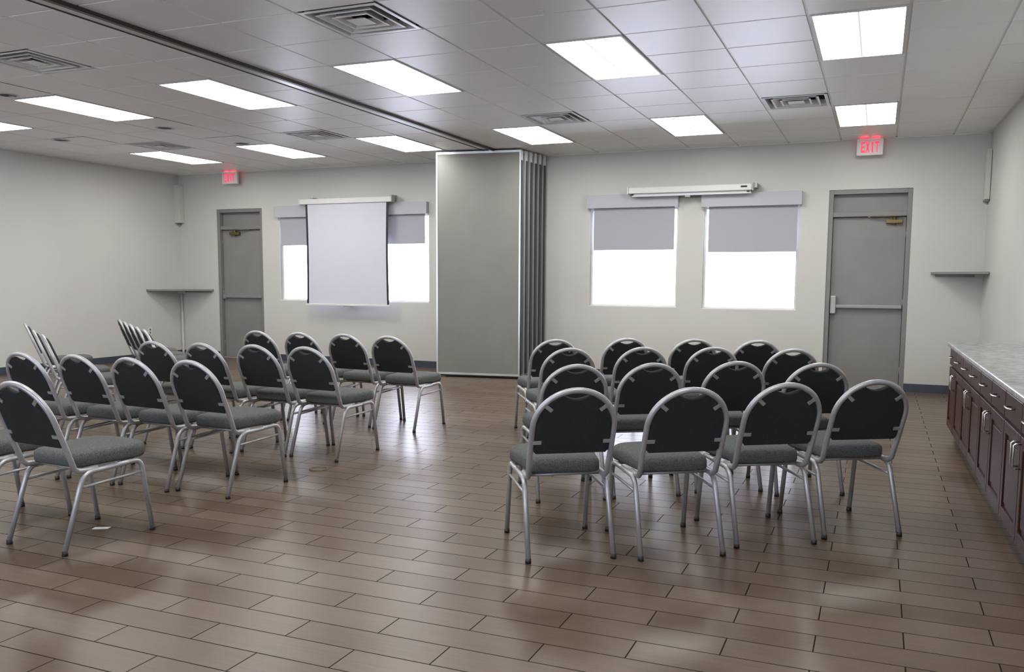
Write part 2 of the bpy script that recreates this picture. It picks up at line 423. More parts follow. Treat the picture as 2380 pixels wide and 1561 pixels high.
for i in range(i0, i1):
    for j in range(j0, j1):
        a, b = max(gx(i), XL - 0.1), min(gx(i + 1), 1.5)
        c, d = max(gy(j), YF - 0.1), min(gy(j + 1), YB + 0.05)
        if (i, j) in holes: continue
        if (i, j) in can_cells:
            a, b, c, d = a + IN, b - IN, c + IN, d - IN
            cx, cy = can_cells[(i, j)]; n = 32; inner, outer = [], []
            for k in range(n):
                an = 2 * PI * (k + 0.5) / n; dx, dy = math.cos(an), math.sin(an)
                t = min(((b - cx) / dx) if dx > 0 else ((a - cx) / dx), ((d - cy) / dy) if dy > 0 else ((c - cy) / dy))
                inner.append((cx + CAN_R * dx, cy + CAN_R * dy, H)); outer.append((cx + t * dx, cy + t * dy, H))
            cm.add(inner + outer, [(k, (k + 1) % n, n + (k + 1) % n, n + k) for k in range(n)])
            corners = [(b, d, H), (a, d, H), (a, c, H), (b, c, H)]
            for q in corners:   # close the four corners the fan leaves open
                an = math.atan2(q[1] - cy, q[0] - cx) / (2 * PI) * n - 0.5
                k0 = math.floor(an) % n
                cm.add([outer[k0], q, outer[(k0 + 1) % n]], [(0, 1, 2)])
            continue
        if a < TR1 and b > TR0:        # tiles cut along the track
            if a < TR0: tile(a + IN, TR0, c + IN, d - IN)
            if b > TR1: tile(TR1, b - IN, c + IN, d - IN)
            continue
        tile(a + IN, b - IN, c + IN, d - IN)
ceil = cm.build('ceiling', 'ceiling_tile')
for p in ceil.data.polygons:
    if p.normal.z > 0.5: p.flip()
struct(ceil, 'white lay-in tile ceiling with a soft sheen', 'ceiling')
# plenum lid keeps daylight out above the tiles
struct(MB().box(XL - 0.15, 1.6, YF - 0.15, YB + 0.2, H + 0.35, H + 0.4).build('trim_1', 'duct'))
pl = MB()
pl.box(XL - 0.15, XL - 0.1, YF - 0.15, YB + 0.2, H + 0.1, H + 0.36); pl.box(1.55, 1.6, YF - 0.15, YB + 0.2, H + 0.1, H + 0.36)
pl.box(XL - 0.15, 1.6, YF - 0.15, YF - 0.1, H + 0.1, H + 0.36); pl.box(XL - 0.15, 1.6, YB + 0.15, YB + 0.2, H + 0.1, H + 0.36)
struct(pl.build('trim_2', 'duct'))
# exposed grid bars
gm = MB(); BW = 0.012; BZ0, BZ1 = H + TD - 0.001, H + TD + 0.012
tro_cells = set()
for i, j in TROFFERS: tro_cells |= {(i, j)}
for i in range(i0 + 1, i1):
    x = gx(i)
    if x > 1.3 or TR0 - 0.05 < x < TR1 + 0.05: continue
    gm.box(x - BW, x + BW, YF, YB, BZ0, BZ1)
for j in range(j0 + 1, j1):
    y = gy(j)
    segs = []
    for i in range(i0, i1):
        if (i, j - 1) in tro_cells: continue        # a two-tile light has no bar through its middle
        a, b = max(gx(i) + BW, XL), min(gx(i + 1) - BW, xr(y))
        if a < TR1 and b > TR0:
            if a < TR0: segs.append((a, TR0))
            if b > TR1: segs.append((TR1, b))
            continue
        if b > a: segs.append((a, b))
    for a, b in segs: gm.box(a, b, y - BW, y + BW, BZ0 + 0.0005, BZ1)
struct(gm.build('trim_3', 'grid'), 'white metal grid of the lay-in ceiling', 'ceiling grid')
# wall angle round the edge
wa = MB()
wa.box(XL, XL + 0.02, YF, YB, H - 0.006, H + 0.001); wa.box(XL, XR, YB - 0.02, YB, H - 0.006, H + 0.001)
wa.prism([(xr(YF) - 0.02, YF), (xr(YF), YF), (XR, YB), (XR - 0.02, YB)], H - 0.006, H + 0.001)
struct(wa.build('trim_4', 'grid'))

# partition track
TY0, TY1 = YF, 11.2
tk = thing('partition_track', 'long grey metal ceiling track that the folding partition hangs from', 'track', (0, 0, 0))
MB().box(TR0 + 0.020, TR1 - 0.048, TY0, TY1, H - 0.004, H + 0.05).build('track_channel', 'track_grey', tk)
MB().box(TR1 - 0.048, TR1 - 0.030, TY0, TY1, H + 0.02, H + 0.04).build('track_slot', 'dark', tk)
MB().box(TR1 - 0.030, TR1 + 0.006, TY0, TY1, H - 0.028, H + 0.04).build('track_edge', 'track_wood', tk, label='dark brown track edge')
MB().box(TR0 - 0.002, TR0 + 0.020, TY0, TY1, H - 0.006, H + 0.04).build('track_reveal', 'dark', tk, label='thin black reveal line')
pk = MB().box(TR0 - 0.012, TR1 + 0.012, TY1, YB, H - 0.012, H + 0.02).build('track_end', 'track_grey', tk)

# ------------------------------------------------------------------ ceiling lights
def make_troffer():
    t = thing('ceiling_light', '', 'light')
    wx, wy = G / 2 - BW - 0.001, GYS - BW - 0.001
    fm = MB(); e = 0.016
    fm.box(-wx, wx, -wy, -wy + e, -0.006, 0.03); fm.box(-wx, wx, wy - e, wy, -0.006, 0.03)
    fm.box(-wx, -wx + e, -wy + e, wy - e, -0.006, 0.03); fm.box(wx - e, wx, -wy + e, wy - e, -0.006, 0.03)
    fm.build('frame', 'lens_trim', t)
    MB().box(-wx, wx, -wy, wy, 0.03, 0.11).build('housing', 'white_metal', t)
    lm = MB(); lm.quad((-wx + e, -wy + e, 0.0), (-wx + e, wy - e, 0.0), (wx - e, wy - e, 0.0), (wx - e, -wy + e, 0.0))
    o = lm.build('lens', 'lens', t)
    for p in o.data.polygons:
        if p.normal.z > 0: p.flip()
    return t
row_name = {2: 'in the ceiling row farther from the windows', 7: 'in the ceiling row along the window wall'}
col_name = {7: 'above the cabinet side', 4: 'second column from the cabinets', 1: 'column just cabinet-side of the partition track', -2: 'column just beyond the partition track', -5: 'second column beyond the partition track', -8: 'column by the plain wall'}
tproto = make_troffer(); first = True
for (i, j) in TROFFERS:
    t = tproto if first else copy_tree(tproto); first = False
    t.location = (gx(i + 0.5), gy(j + 1), H)
    if j >= 0:
        t['label'] = 'lit fluorescent ceiling light, ' + ('window-wall row, ' if j == 7 else 'row away from windows, ') + col_name[i]
        t['group'] = 'lit fluorescent ceiling lights'
    else:  # unseen row added to lift the room light
        t['label'] = 'added fluorescent ceiling light for fill, out of view'; t['group'] = 'added ceiling lights for fill, out of view'

# ------------------------------------------------------------------ ceiling vents
def make_vent():
    t = thing('ceiling_vent', '', 'vent')
    wx, wy = G / 2 - BW - 0.001, GYS / 2 - BW - 0.001
    def ring(m, o0, z0, o1, z1, th=0.0025):
        def c(s, z): return [(-s * wx, -s * wy, z), (s * wx, -s * wy, z), (s * wx, s * wy, z), (-s * wx, s * wy, z)]
        A, B = c(o0, z0), c(o1, z1); A2, B2 = c(o0, z0 + th), c(o1, z1 + th)
        m.add(A + B + A2 + B2, [(k, (k + 1) % 4, 4 + (k + 1) % 4, 4 + k) for k in range(4)] + [(8 + k, 8 + (k + 1) % 4, 12 + (k + 1) % 4, 12 + k) for k in range(4)]
              + [(k, (k + 1) % 4, 8 + (k + 1) % 4, 8 + k) for k in range(4)] + [(4 + k, 4 + (k + 1) % 4, 12 + (k + 1) % 4, 12 + k) for k in range(4)])
        return m
    fm = MB(); ring(fm, 1.0, -0.004, 0.90, -0.004); ring(fm, 0.90, -0.004, 0.87, 0.06)
    fm.build('frame', 'vent', t)
    for k, (o, i_) in enumerate(((0.73, 0.57), (0.47, 0.34))):
        m = MB(); ring(m, o - 0.05, -0.004, i_, 0.045); ring(m, o, -0.006, o - 0.055, -0.005); m.build('louver', 'vent', t)
    m = MB(); s = 0.25
    m.add([(-s * wx, -s * wy, -0.006), (s * wx, -s * wy, -0.006), (s * wx, s * wy, -0.006), (-s * wx, s * wy, -0.006), (0, 0, 0.03)], [(0, 1, 2, 3), (0, 1, 4), (1, 2, 4), (2, 3, 4), (3, 0, 4)])
    m.build('centre_plate', 'vent', t)
    d = MB(); z0, z1 = 0.062, 0.16; a, b = 0.90 * wx, 0.90 * wy
    d.add([(-a, -b, z0 - 0.03), (a, -b, z0 - 0.03), (a, b, z0 - 0.03), (-a, b, z0 - 0.03), (-a, -b, z1), (a, -b, z1), (a, b, z1), (-a, b, z1)],
          [(4, 5, 6, 7), (0, 1, 5, 4), (1, 2, 6, 5), (2, 3, 7, 6), (3, 0, 4, 7)])
    d.build('duct_box', 'duct', t)
    return t
vent_lab = {(2, 0): 'square ceiling vent on the cabinet side of the partition track, away from the windows',
            (2, 6): 'square ceiling vent beside the window-wall light next to the partition',
            (6, 6): 'square ceiling vent near the EXIT sign of the cabinet-side door',
            (-3, 0): 'dark-slotted ceiling vent beyond the track, away from the windows',
            (-3, 6): 'square ceiling vent just beyond the track, in front of the lowered screen',
            (-7, 6): 'square ceiling vent above the corner shelf on the plain wall side'}
vproto = make_vent(); first = True
for c in VENTS:
    v = vproto if first else copy_tree(vproto); first = False
    v.location = (gx(c[0] + 0.5), gy(c[1] + 0.5), H); v['label'] = vent_lab[c]; v['group'] = 'square ceiling vents'

# recessed can lights, unlit
def make_can():
    t = thing('recessed_downlight', '', 'downlight')
    n = 32; m = MB()
    r0, r1, r2 = CAN_R + 0.014, CAN_R - 0.008, CAN_R - 0.02
    rings = [(r0, -0.001), (r0 - 0.002, -0.006), (r1, -0.006), (r1, 0.0)]
    vs = [(r * math.cos(2 * PI * k / n), r * math.sin(2 * PI * k / n), z) for r, z in rings for k in range(n)]
    m.add(vs, [(q * n + k, q * n + (k + 1) % n, (q + 1) * n + (k + 1) % n, (q + 1) * n + k) for q in range(3) for k in range(n)], True)
    m.build('trim_ring', 'white_metal', t)
    b = MB(); rings = [(r1, 0.0), (r2, 0.05), (r2 * 0.8, 0.10)]
    vs = [(r * math.cos(2 * PI * k / n), r * math.sin(2 * PI * k / n), z) for r, z in rings for k in range(n)]
    b.add(vs, [(q * n + k, q * n + (k + 1) % n, (q + 1) * n + (k + 1) % n, (q + 1) * n + k) for q in range(2) for k in range(n)] + [tuple(2 * n + k for k in range(n))], True)
    b.build('baffle', simple('downlight_baffle', (0.13, 0.13, 0.13), 0.35, metal=0.3), t)
    s = MB(); vs = []; fs = []
    s.cyl((0, 0), 0.045, 0.035, 0.09, 20, 0.03); s.build('bulb', 'white_plastic', t)
    return t
can_lab = ['unlit round ceiling downlight between dark-slotted vent and the plain wall', 'unlit round ceiling downlight midway between two lights of the second column',
           'unlit round downlight near the plain wall, midway along the ceiling', 'unlit round downlight close to the corner shelf light', 'unlit round downlight just off the end of the window-row light by the EXIT sign']
cproto = make_can(); first = True
for (k, (a, b)) in enumerate(CANS):
    c = cproto if first else copy_tree(cproto); first = False
    c.location = (gx(a), gy(b), H); c['label'] = can_lab[k]; c['group'] = 'unlit round ceiling downlights'
hk = MB(); hk.tube([(0, 0, 0.0), (0, 0, -0.02), (0.006, 0, -0.035), (0, 0, -0.045), (-0.008, 0, -0.038)], 0.0035, 6); hk.cyl((0, 0), 0.012, -0.004, 0.0, 12)
tag(hk.build('ceiling_hook', 'white_plastic', None, (-2.108, 5.513, H)), 'small white hook hanging from a ceiling tile', 'hook')

# ------------------------------------------------------------------ windows
for n, (x0, x1, z0, z1) in WIN.items():
    wf = MB(); e = 0.03; ya, yb = YB + 0.06, YB + 0.10
    wf.box(x0, x1, ya, yb, z0, z0 + e); wf.box(x0, x1, ya, yb, z1 - e, z1); wf.box(x0, x0 + e, ya, yb, z0 + e, z1 - e); wf.box(x1 - e, x1, ya, yb, z0 + e, z1 - e)
    wo = struct(wf.build('window_%d' % n, 'white_plastic'), ['', 'window beside the grey door, partly behind the lowered screen', 'window beside the folding partition, partly behind the lowered screen', 'window between folding partition and its twin', 'window next to the cabinet-side door'][n], 'window')
    MB().box(x0 + e, x1 - e, YB + 0.078, YB + 0.083, z0 + e, z1 - e).build('pane', 'glass', wo)
    MB().box(x0 + 0.001, x1 - 0.001, YB + 0.002, YB + 0.06, z0, z0 + 0.012).build('sill', 'white_metal', wo)

for n, (x0, x1, z0, z1) in FILL_WIN.items():
    wf = MB(); e = 0.04; ya, yb = YF - 0.11, YF - 0.06
    wf.box(x0, x1, ya, yb, z0, z0 + e); wf.box(x0, x1, ya, yb, z1 - e, z1); wf.box(x0, x0 + e, ya, yb, z0 + e, z1 - e); wf.box(x1 - e, x1, ya, yb, z0 + e, z1 - e)
    wo = struct(wf.build('window_%d' % n, 'alu'))  # added window, out of view, there only for fill daylight
    MB().box(x0 + e, x1 - e, YF - 0.088, YF - 0.083, z0 + e, z1 - e).build('pane', 'glass', wo)
# roller shades with square fascia boxes
SH = {1: (-9.165, -7.865), 2: (-7.640, -6.352), 3: (-3.822, -2.538), 4: (-2.228, -0.955)}
SHZ = {1: (2.345, 2.530, 1.895), 2: (2.345, 2.530, 1.90), 3: (2.355, 2.535, 1.780), 4: (2.335, 2.510, 1.742)}
sh_lab = {1: 'grey roller shade on the screen-covered window nearer the door', 2: 'grey roller shade on the screen-covered window nearer the partition',
          3: 'grey half-lowered roller shade on the window closer to the partition', 4: 'grey half-lowered roller shade on the window next to the cabinet-side door'}
for n in (1, 2, 3, 4):
    a, b = SH[n]; zb, zt, zl = SHZ[n]
    t = thing('roller_shade', sh_lab[n], 'window shade', ((a + b) / 2, YB, 0), 0, 'grey roller shades on the windows')
    hw = (b - a) / 2
    MB().box(-hw, hw, -0.085, 0.0, zb, zt).build('valance', 'fascia', t, bevel=0.004)
    cx0, cx1 = -hw + 0.095, hw - 0.05
    MB().box(cx0, cx1, -0.034, -0.032, zl + 0.02, zb).build('shade_cloth', 'shade', t)
    MB().box(cx0, cx1, -0.038, -0.028, zl, zl + 0.022).build('hem_bar', 'shade', t, bevel=0.003)

# ------------------------------------------------------------------ projector screens
# lowered one
t = thing('projector_screen', 'white projector screen pulled down in front of a window pair', 'screen', (0, YB - 0.16, 0))
x0, x1 = -8.57, -6.90
MB().box(x0, x1, -0.045, 0.045, 2.530, 2.612).build('case', 'screen_case', t, bevel=0.008)
MB().box(x1, x1 + 0.02, -0.05, 0.05, 2.525, 2.635).build('end_cap', 'bar', t, bevel=0.006)
MB().box(x0 - 0.02, x0, -0.05, 0.05, 2.525, 2.618).build('end_cap', 'screen_case', t, bevel=0.006)
for xx in (x0 + 0.15, x1 - 0.06): MB().box(xx, xx + 0.05, 0.03, 0.16, 2.56, 2.64).build('wall_mount', 'bar', t)
sw0, sw1, sz0, sz1 = -8.475, -6.955, 0.965, 2.535
N = 14
def surf(xa, xb, y, bow):   # side edges bow in slightly under tension
    m = MB(); L, R_ = [], []
    for k in range(N + 1):
        s = k / N; z = sz1 + (sz0 - sz1) * s; d = bow * math.sin(PI * s)
        L.append((xa(s) , y, z)); R_.append((xb(s), y, z))
    vs = L + R_
    m.add(vs, [(k, k + 1, N + 1 + k + 1, N + 1 + k) for k in range(N)])
    b2 = [(p[0], p[1] + 0.002, p[2]) for p in vs]
    m.add(b2, [(k, k + 1, N + 1 + k + 1, N + 1 + k) for k in range(N)])
    return m
bowf = lambda s: 0.012 * math.sin(PI * s)
bd = 0.036
surf(lambda s: sw0 + bd + bowf(s), lambda s: sw1 - bd - bowf(s), -0.022, 0).build('screen_surface', 'screen', t)
surf(lambda s: sw0 + bowf(s), lambda s: sw0 + bd + bowf(s), -0.022, 0).build('black_border', 'black', t)
surf(lambda s: sw1 - bd - bowf(s), lambda s: sw1 - bowf(s), -0.022, 0).build('black_border', 'black', t)
hb = MB().box(sw0 - 0.02, sw1 + 0.02, -0.032, -0.010, sz0 - 0.03, sz0).build('bottom_bar', 'screen_case', t, bevel=0.004)
MB().box((sw0 + sw1) / 2 - 0.07, (sw0 + sw1) / 2 + 0.07, -0.03, -0.012, sz0 - 0.045, sz0 - 0.03).build('pull_handle', 'bar', t)

# rolled-up one
t = thing('projector_screen', 'rolled-up projector screen in a slim white case above two windows', 'screen', (0, YB - 0.15, 0))
x0, x1 = -3.195, -1.565
tilt = 0.0
MB().box(x0, x1, -0.045, 0.045, 2.528, 2.612).build('case', 'screen_case', t, bevel=0.01)
MB().box(x0 - 0.022, x0, -0.052, 0.052, 2.520, 2.622).build('end_cap', 'screen_case', t, bevel=0.008)
MB().box(x1, x1 + 0.022, -0.052, 0.052, 2.520, 2.622).build('end_cap', 'bar', t, bevel=0.008)
MB().box(x1 + 0.022, x1 + 0.06, -0.02, 0.15, 2.56, 2.62).build('wall_mount', 'bar', t)
MB().box(x0 + 0.04, x1 - 0.01, -0.02, 0.018, 2.488, 2.506).build('bottom_bar', 'screen_case', t, bevel=0.004)
MB().box(x0 + 0.05, x1 - 0.02, -0.015, 0.012, 2.506, 2.528).build('screen_roll', 'screen', t)
for xx in (x0 + 0.05, x1 - 0.05): MB().box(xx - 0.015, xx + 0.015, -0.03, 0.02, 2.508, 2.526).build('end_stop', 'black', t)
MB().box(x1 - 0.14, x1 - 0.06, -0.0475, -0.044, 2.566, 2.588).build('badge', 'black', t, label='small dark badge on the case')
MB().box(-2.43, -2.36, -0.024, 0.016, 2.466, 2.488).build('pull_handle', 'bar', t)
tag(MB().box(-2.53, -2.24, YB - 0.03, YB - 0.001, 2.472, 2.512).build('cable_cover', 'frame'), 'short grey strip on the wall between two shade boxes', 'cable cover')

# ------------------------------------------------------------------ doors
def make_door(n, op, bar_full, lab):
    x0, x1, z0, z1 = op
    fr = MB(); e = 0.055; ya, yb = YB + 0.012, YB + 0.19
    fr.box(x0, x0 + e, ya, yb, 0, z1); fr.box(x1 - e, x1, ya, yb, 0, z1); fr.box(x0 + e, x1 - e, ya, yb, z1 - 0.055, z1)
    fr.box(x0 + e, x1 - e, ya + 0.01, yb, 2.175, 2.235)
    d = struct(fr.build('door_%d' % n, 'frame', bevel=0.003), lab, 'door')
    MB().box(x0, x1, YB + 0.15, YB + 0.185, 0, z1).build('light_stop', 'door', d)  # added plate behind the door, blocks daylight leaking round the leaf
    MB().box(x0 + e, x1 - e, YB + 0.10, YB + 0.13, 2.235, z1 - 0.055).build('transom_panel', 'door', d)
    lx0, lx1 = x0 + e + 0.004, x1 - e - 0.004
    MB().box(lx0, lx1, YB + 0.075, YB + 0.12, 0.012, 2.171).build('leaf', 'door', d, bevel=0.003)
    MB().box(x0 + e, x1 - e, ya + 0.02, YB + 0.075, 0, 0.012).build('threshold', 'alu', d)
    yl = YB + 0.075
    # closer: body, arm and shoe
    if n == 2:
        bx0, bx1, ax = x1 - 0.29, x1 - 0.10, x1 - 0.47
    else:
        bx0, bx1, ax = x0 + 0.24, x0 + 0.44, x0 + 0.60
    cb = MB(); cb.box(bx0, bx1, yl - 0.055, yl, 2.085, 2.135); cb.cyl(((bx0 + bx1) / 2, yl - 0.03), 0.022, 2.07, 2.165, 16)
    cl = cb.build('door_closer', 'brass', d, bevel=0.006, label='brass door closer')
    ab = MB(); mid = ((bx0 + bx1) / 2, yl - 0.03, 2.160)
    ab.tube([mid, ((bx0 + bx1) / 2 + (0.10 if n == 1 else 0.05), yl - 0.10, 2.163), (ax, YB + 0.03, 2.168)], 0.008, 8)
    ab.box(min(ax, bx1) - 0.03 if n == 2 else ax - 0.03, ax + 0.05, YB + 0.026, YB + 0.05, 2.163, 2.174)
    ab.build('closer_arm', 'brass', cl)
    # panic bar
    zb = 1.05
    pb = MB(); pb.box(lx0 + 0.06, lx1 - 0.005, yl - 0.058, yl - 0.012, zb - 0.022, zb + 0.022)
    bar = pb.build('push_bar', 'push_grey' if n == 2 else 'door', d, bevel=0.008, label='horizontal push bar')
    MB().box(lx1 - 0.07, lx1 - 0.005, yl - 0.045, yl, zb - 0.03, zb + 0.03).build('bar_end', 'frame', bar, bevel=0.006)
    if n == 2:
        MB().box(lx0 + 0.005, lx0 + 0.075, yl - 0.075, yl, 0.955, 1.185).build('latch_housing', 'bar', bar, bevel=0.012)
    else:
        MB().box(lx0 + 0.005, lx0 + 0.06, yl - 0.05, yl, zb - 0.04, zb + 0.04).build('latch_housing', 'door', bar, bevel=0.01)
    for zz in (0.25, 1.1, 1.95):
        xx = x1 - e if n == 2 else x0 + e
        MB().cyl((xx, yl - 0.008), 0.008, zz - 0.05, zz + 0.05, 12).build('hinge', 'frame', d)
    return d
make_door(1, DOOR_L, False, 'grey metal door with a push bar beside the corner shelf with a post')
make_door(2, DOOR_R, True, 'grey metal door with a push bar at the cabinet side')

# ------------------------------------------------------------------ exit signs
GLY = {'E': [[(0, 0), (.3, 0), (.3, 1), (0, 1)], [(.3, 0), (1, 0), (1, .2), (.3, .2)], [(.3, .42), (.85, .42), (.85, .6), (.3, .6)], [(.3, .8), (1, .8), (1, 1), (.3, 1)]],
       'X': [[(0, 0), (.32, 0), (1, 1), (.68, 1)], [(.68, 0), (1, 0), (.32, 1), (0, 1)]],
       'I': [[(0.3, 0), (.7, 0), (.7, 1), (.3, 1)]],
       'T': [[(.35, 0), (.65, 0), (.65, .8), (.35, .8)], [(0, .8), (1, .8), (1, 1), (0, 1)]]}
def exit_sign(x0, x1, z0, z1, lab):
    cx = (x0 + x1) / 2; wd = x1 - x0; ht = z1 - z0
    t = thing('exit_sign', lab, 'exit sign', (cx, YB - 0.13, z0), 0, 'lit EXIT signs')
    MB().box(-wd / 2, wd / 2, -0.025, 0.025, 0, ht).build('housing', 'white_plastic', t, bevel=0.006)
    MB().box(-0.018, 0.018, -0.02, 0.02, ht, H - z0).build('canopy', 'white_plastic', t)
    MB().box(-0.03, 0.03, 0.02, 0.129, ht * 0.6, ht * 0.85).build('wall_arm', 'white_plastic', t)
    m = MB(); lw = wd * 0.155; lh = ht * 0.66; xs = -wd * 0.335; zs = ht * 0.17
    for k, ch in enumerate('EXIT'):
        for poly in GLY[ch]:
            ox = xs + k * wd * 0.175
            vs = [(ox + p[0] * lw, y, zs + p[1] * lh) for y in (-0.0285, -0.0245) for p in poly]
            m.add(vs, [(0, 1, 2, 3), (4, 5, 6, 7), (0, 1, 5, 4), (1, 2, 6, 5), (2, 3, 7, 6), (3, 0, 4, 7)])
    m.build('letters', 'red', t, label='glowing red EXIT letters')
    MB().box(-wd * 0.36, wd * 0.36, -0.012, 0.012, ht + 0.0005, ht + 0.003).build('top_slot', 'red_glow', t, label='red glow slot on top')
    return t
exit_sign(-0.333, -0.032, 2.902, 3.100, 'white EXIT sign with red letters over the cabinet-side door')
exit_sign(-10.155, -9.845, 2.912, 3.108, 'white EXIT sign with red letters over the door near the corner shelf with a post')

# ------------------------------------------------------------------ corner pieces
# corner with the post (plain wall)
def corner_shelf(cx, cy, sx, z, lx, ly, lab):
    t = thing('corner_shelf', lab, 'shelf', (cx, cy, z))
    m = MB(); m.prism([(0.001 * sx, -0.001), (sx * lx, -0.001), (sx * (lx - 0.0), -0.035), (sx * 0.035, -ly), (0.001 * sx, -ly)], -0.028, 0.0)
    m.build('board', 'shelf', t, bevel=0.003)
    m = MB(); m.prism([(0.002 * sx, -0.002), (sx * 0.09, -0.002), (sx * 0.002, -0.09)], -0.075, -0.028); m.build('bracket', 'wall', t)
    m = MB(); m.box(min(sx * 0.09, sx * (lx - 0.05)), max(sx * 0.09, sx * (lx - 0.05)), -0.02, -0.001, -0.06, -0.028); m.build('cleat', 'shelf', t)
    return t
sl = corner_shelf(XL, YB, 1, 1.168, 0.72, 0.80, 'triangular grey corner shelf with a slim post, next to the plain wall')
MB().box(0.03, 0.055, -0.055, -0.03, -1.168, -0.40).build('post', 'white_metal', sl, label='white lower post')
MB().box(0.028, 0.05, -0.05, -0.028, -0.40, -0.075).build('post', 'wall', sl)
sr = corner_shelf(XR, YB, -1, 1.487, 0.57, 0.60, 'small triangular grey corner shelf beyond the cabinets')
t = thing('corner_box', 'narrow beige raceway box high in the corner above the posted shelf', 'box', (XL, YB, 2.30))
MB().box(0.0, 0.12, -0.12, 0.0, 0, 0.635).build('cover', 'wall', t, bevel=0.006)
MB().box(0.03, 0.07, -0.07, -0.03, -0.03, 0).build('cable_stub', 'frame', t)
MB().box(0.02, 0.10, -0.004, 0.0, 0.635, 0.655).build('mounting_tab', 'wall', t)
t = thing('corner_box', 'slim pale raceway box high in the corner above the cabinets', 'box', (XR, YB, 2.33))
MB().box(-0.055, -0.001, -0.22, 0.0, 0, 0.58).build('cover', 'wall', t, bevel=0.006)
MB().box(-0.05, -0.005, -0.2, -0.02, -0.02, 0).build('end_plug', 'frame', t)
MB().box(-0.045, -0.015, -0.004, 0.0, 0.58, 0.60).build('mounting_tab', 'wall', t)
# wall outlet
t = thing('wall_outlet', 'white electrical outlet plate low on the plain wall', 'outlet', (XL, 11.10, 0.405))
MB().box(0.001, 0.008, -0.04, 0.04, 0, 0.125).build('cover_plate', 'white_plastic', t, bevel=0.002)
for z in (0.02, 0.07): MB().box(0.008, 0.011, -0.018, 0.018, z, z + 0.036).build('socket', 'frame', t)

# ------------------------------------------------------------------ folding partition
t = thing('folding_partition', 'tall grey folding room partition, panels stacked against the window wall', 'partition')
PW = 1.21
for k in range(6):
    a = math.radians(7.8 * (1 - k / 5))
    rx, ry = -4.52 + 0.016 * k, 11.075 + 0.130 * k
    dx, dy = math.cos(a), math.sin(a)
    p = bpy.data.objects.new('x', None)
    th = 0.045
    def place(o, kk=a, r=(rx, ry)):
        o.location = (r[0], r[1], 0); o.rotation_euler.z = kk
    zb, zt = 0.035, 3.100
    core = MB().box(-PW + 0.02, -0.02, -th + 0.006, th - 0.006, zb + 0.03, zt - 0.03).build('panel', 'partition', t); place(core)
    fm = MB(); e = 0.022
    for s0, s1 in ((-th, -th + 0.018), (th - 0.018, th)):
        fm.box(-PW, -PW + e, s0, s1, zb, zt); fm.box(-e, 0, s0, s1, zb, zt)
        fm.box(-PW + e, -e, s0, s1, zt - 0.03, zt); fm.box(-PW + e, -e, s0, s1, zb, zb + 0.03)
    fo = fm.build('panel_frame', 'alu', core)
    gk = MB()
    gk.box(-0.02, 0.014, -th + 0.016, th - 0.016, zb + 0.03, zt - 0.135); gk.box(-PW + 0.004, -PW + 0.02, -th + 0.018, th - 0.018, zb + 0.03, zt - 0.135)
    gk.build('edge_gasket', 'gasket', core, label='black rubber edge gasket')
    cp = MB(); cp.box(-0.022, 0.012, -th + 0.016, th - 0.016, zt - 0.135, zt); cp.box(-PW + 0.002, -PW + 0.022, -th + 0.018, th - 0.018, zt - 0.135, zt)
    cp.build('corner_cap', 'white_metal', core)
    bs = MB().box(-PW + 0.03, -0.03, -0.02, 0.02, 0.012, zb + 0.03).build('bottom_seal', 'rubber', core)
    tr = MB(); tr.cyl((-PW / 2, 0), 0.012, zt - 0.01, H - 0.013, 12); tr.build('trolley_pin', 'edge_steel', core)
    bpy.data.objects.remove(p)

# ------------------------------------------------------------------ cabinets along the right wall
CA = RS
def cab_pt(y): return (0.652 + RS * (5.3 - y), y)
CW, CD, CH = 1.065, 0.555, 0.81
def shaker(m, x, y0, y1, z0, z1, fw_=0.062, rec=0.012):
    m.box(x, x + 0.02, y0, y0 + fw_, z0, z1); m.box(x, x + 0.02, y1 - fw_, y1, z0, z1)
    m.box(x, x + 0.02, y0 + fw_, y1 - fw_, z0, z0 + fw_); m.box(x, x + 0.02, y0 + fw_, y1 - fw_, z1 - fw_, z1)
    m.box(x + rec, x + 0.02, y0 + fw_, y1 - fw_, z0 + fw_, z1 - fw_)
    # raised field
    m.box(x + 0.005, x + rec, y0 + fw_ + 0.03, y1 - fw_ - 0.03, z0 + fw_ + 0.03, z1 - fw_ - 0.03)
def pull(path_axis, c, L, x):
    m = MB(); p = 0.034; r = 0.0046
    if path_axis == 'y': pts = [(x, c[0] - L / 2, c[1]), (x - p + 0.008, c[0] - L / 2, c[1]), (x - p, c[0] - L / 2 + 0.008, c[1]), (x - p, c[0] + L / 2 - 0.008, c[1]), (x - p + 0.008, c[0] + L / 2, c[1]), (x, c[0] + L / 2, c[1])]
    else: pts = [(x, c[0], c[1] - L / 2), (x - p + 0.008, c[0], c[1] - L / 2), (x - p, c[0], c[1] - L / 2 + 0.008), (x - p, c[0], c[1] + L / 2 - 0.008), (x - p + 0.008, c[0], c[1] + L / 2), (x, c[0], c[1] + L / 2)]
    m.tube(pts, r, 8); return m
def make_cabinet():
    t = thing('base_cabinet', '', 'cabinet')
    m = MB(); m.box(0.02, CD, 0.0, CW, 0.10, CH); m.box(0.075, CD, 0.0, CW, 0.0, 0.10)
    m.build('carcass', 'wood', t)
    hw = CW / 2
    for k in range(2):
        y0 = k * hw + 0.006; y1 = (k + 1) * hw - 0.006
        d = MB(); d.box(0.0, 0.02, y0, y1, 0.655, CH - 0.018); dr = d.build('drawer_front', 'wood', t, bevel=0.004)
        pull('y', ((y0 + y1) / 2, 0.735), 0.115, 0.0).build('handle', 'edge_steel', dr)
        d = MB(); shaker(d, 0.0, y0, y1, 0.115, 0.635); dd = d.build('cabinet_door', 'wood', t, bevel=0.0025)
        yh = y1 - 0.032 if k == 0 else y0 + 0.032
        pull('z', (yh, 0.54), 0.12, 0.0).build('handle', 'edge_steel', dd)
    return t
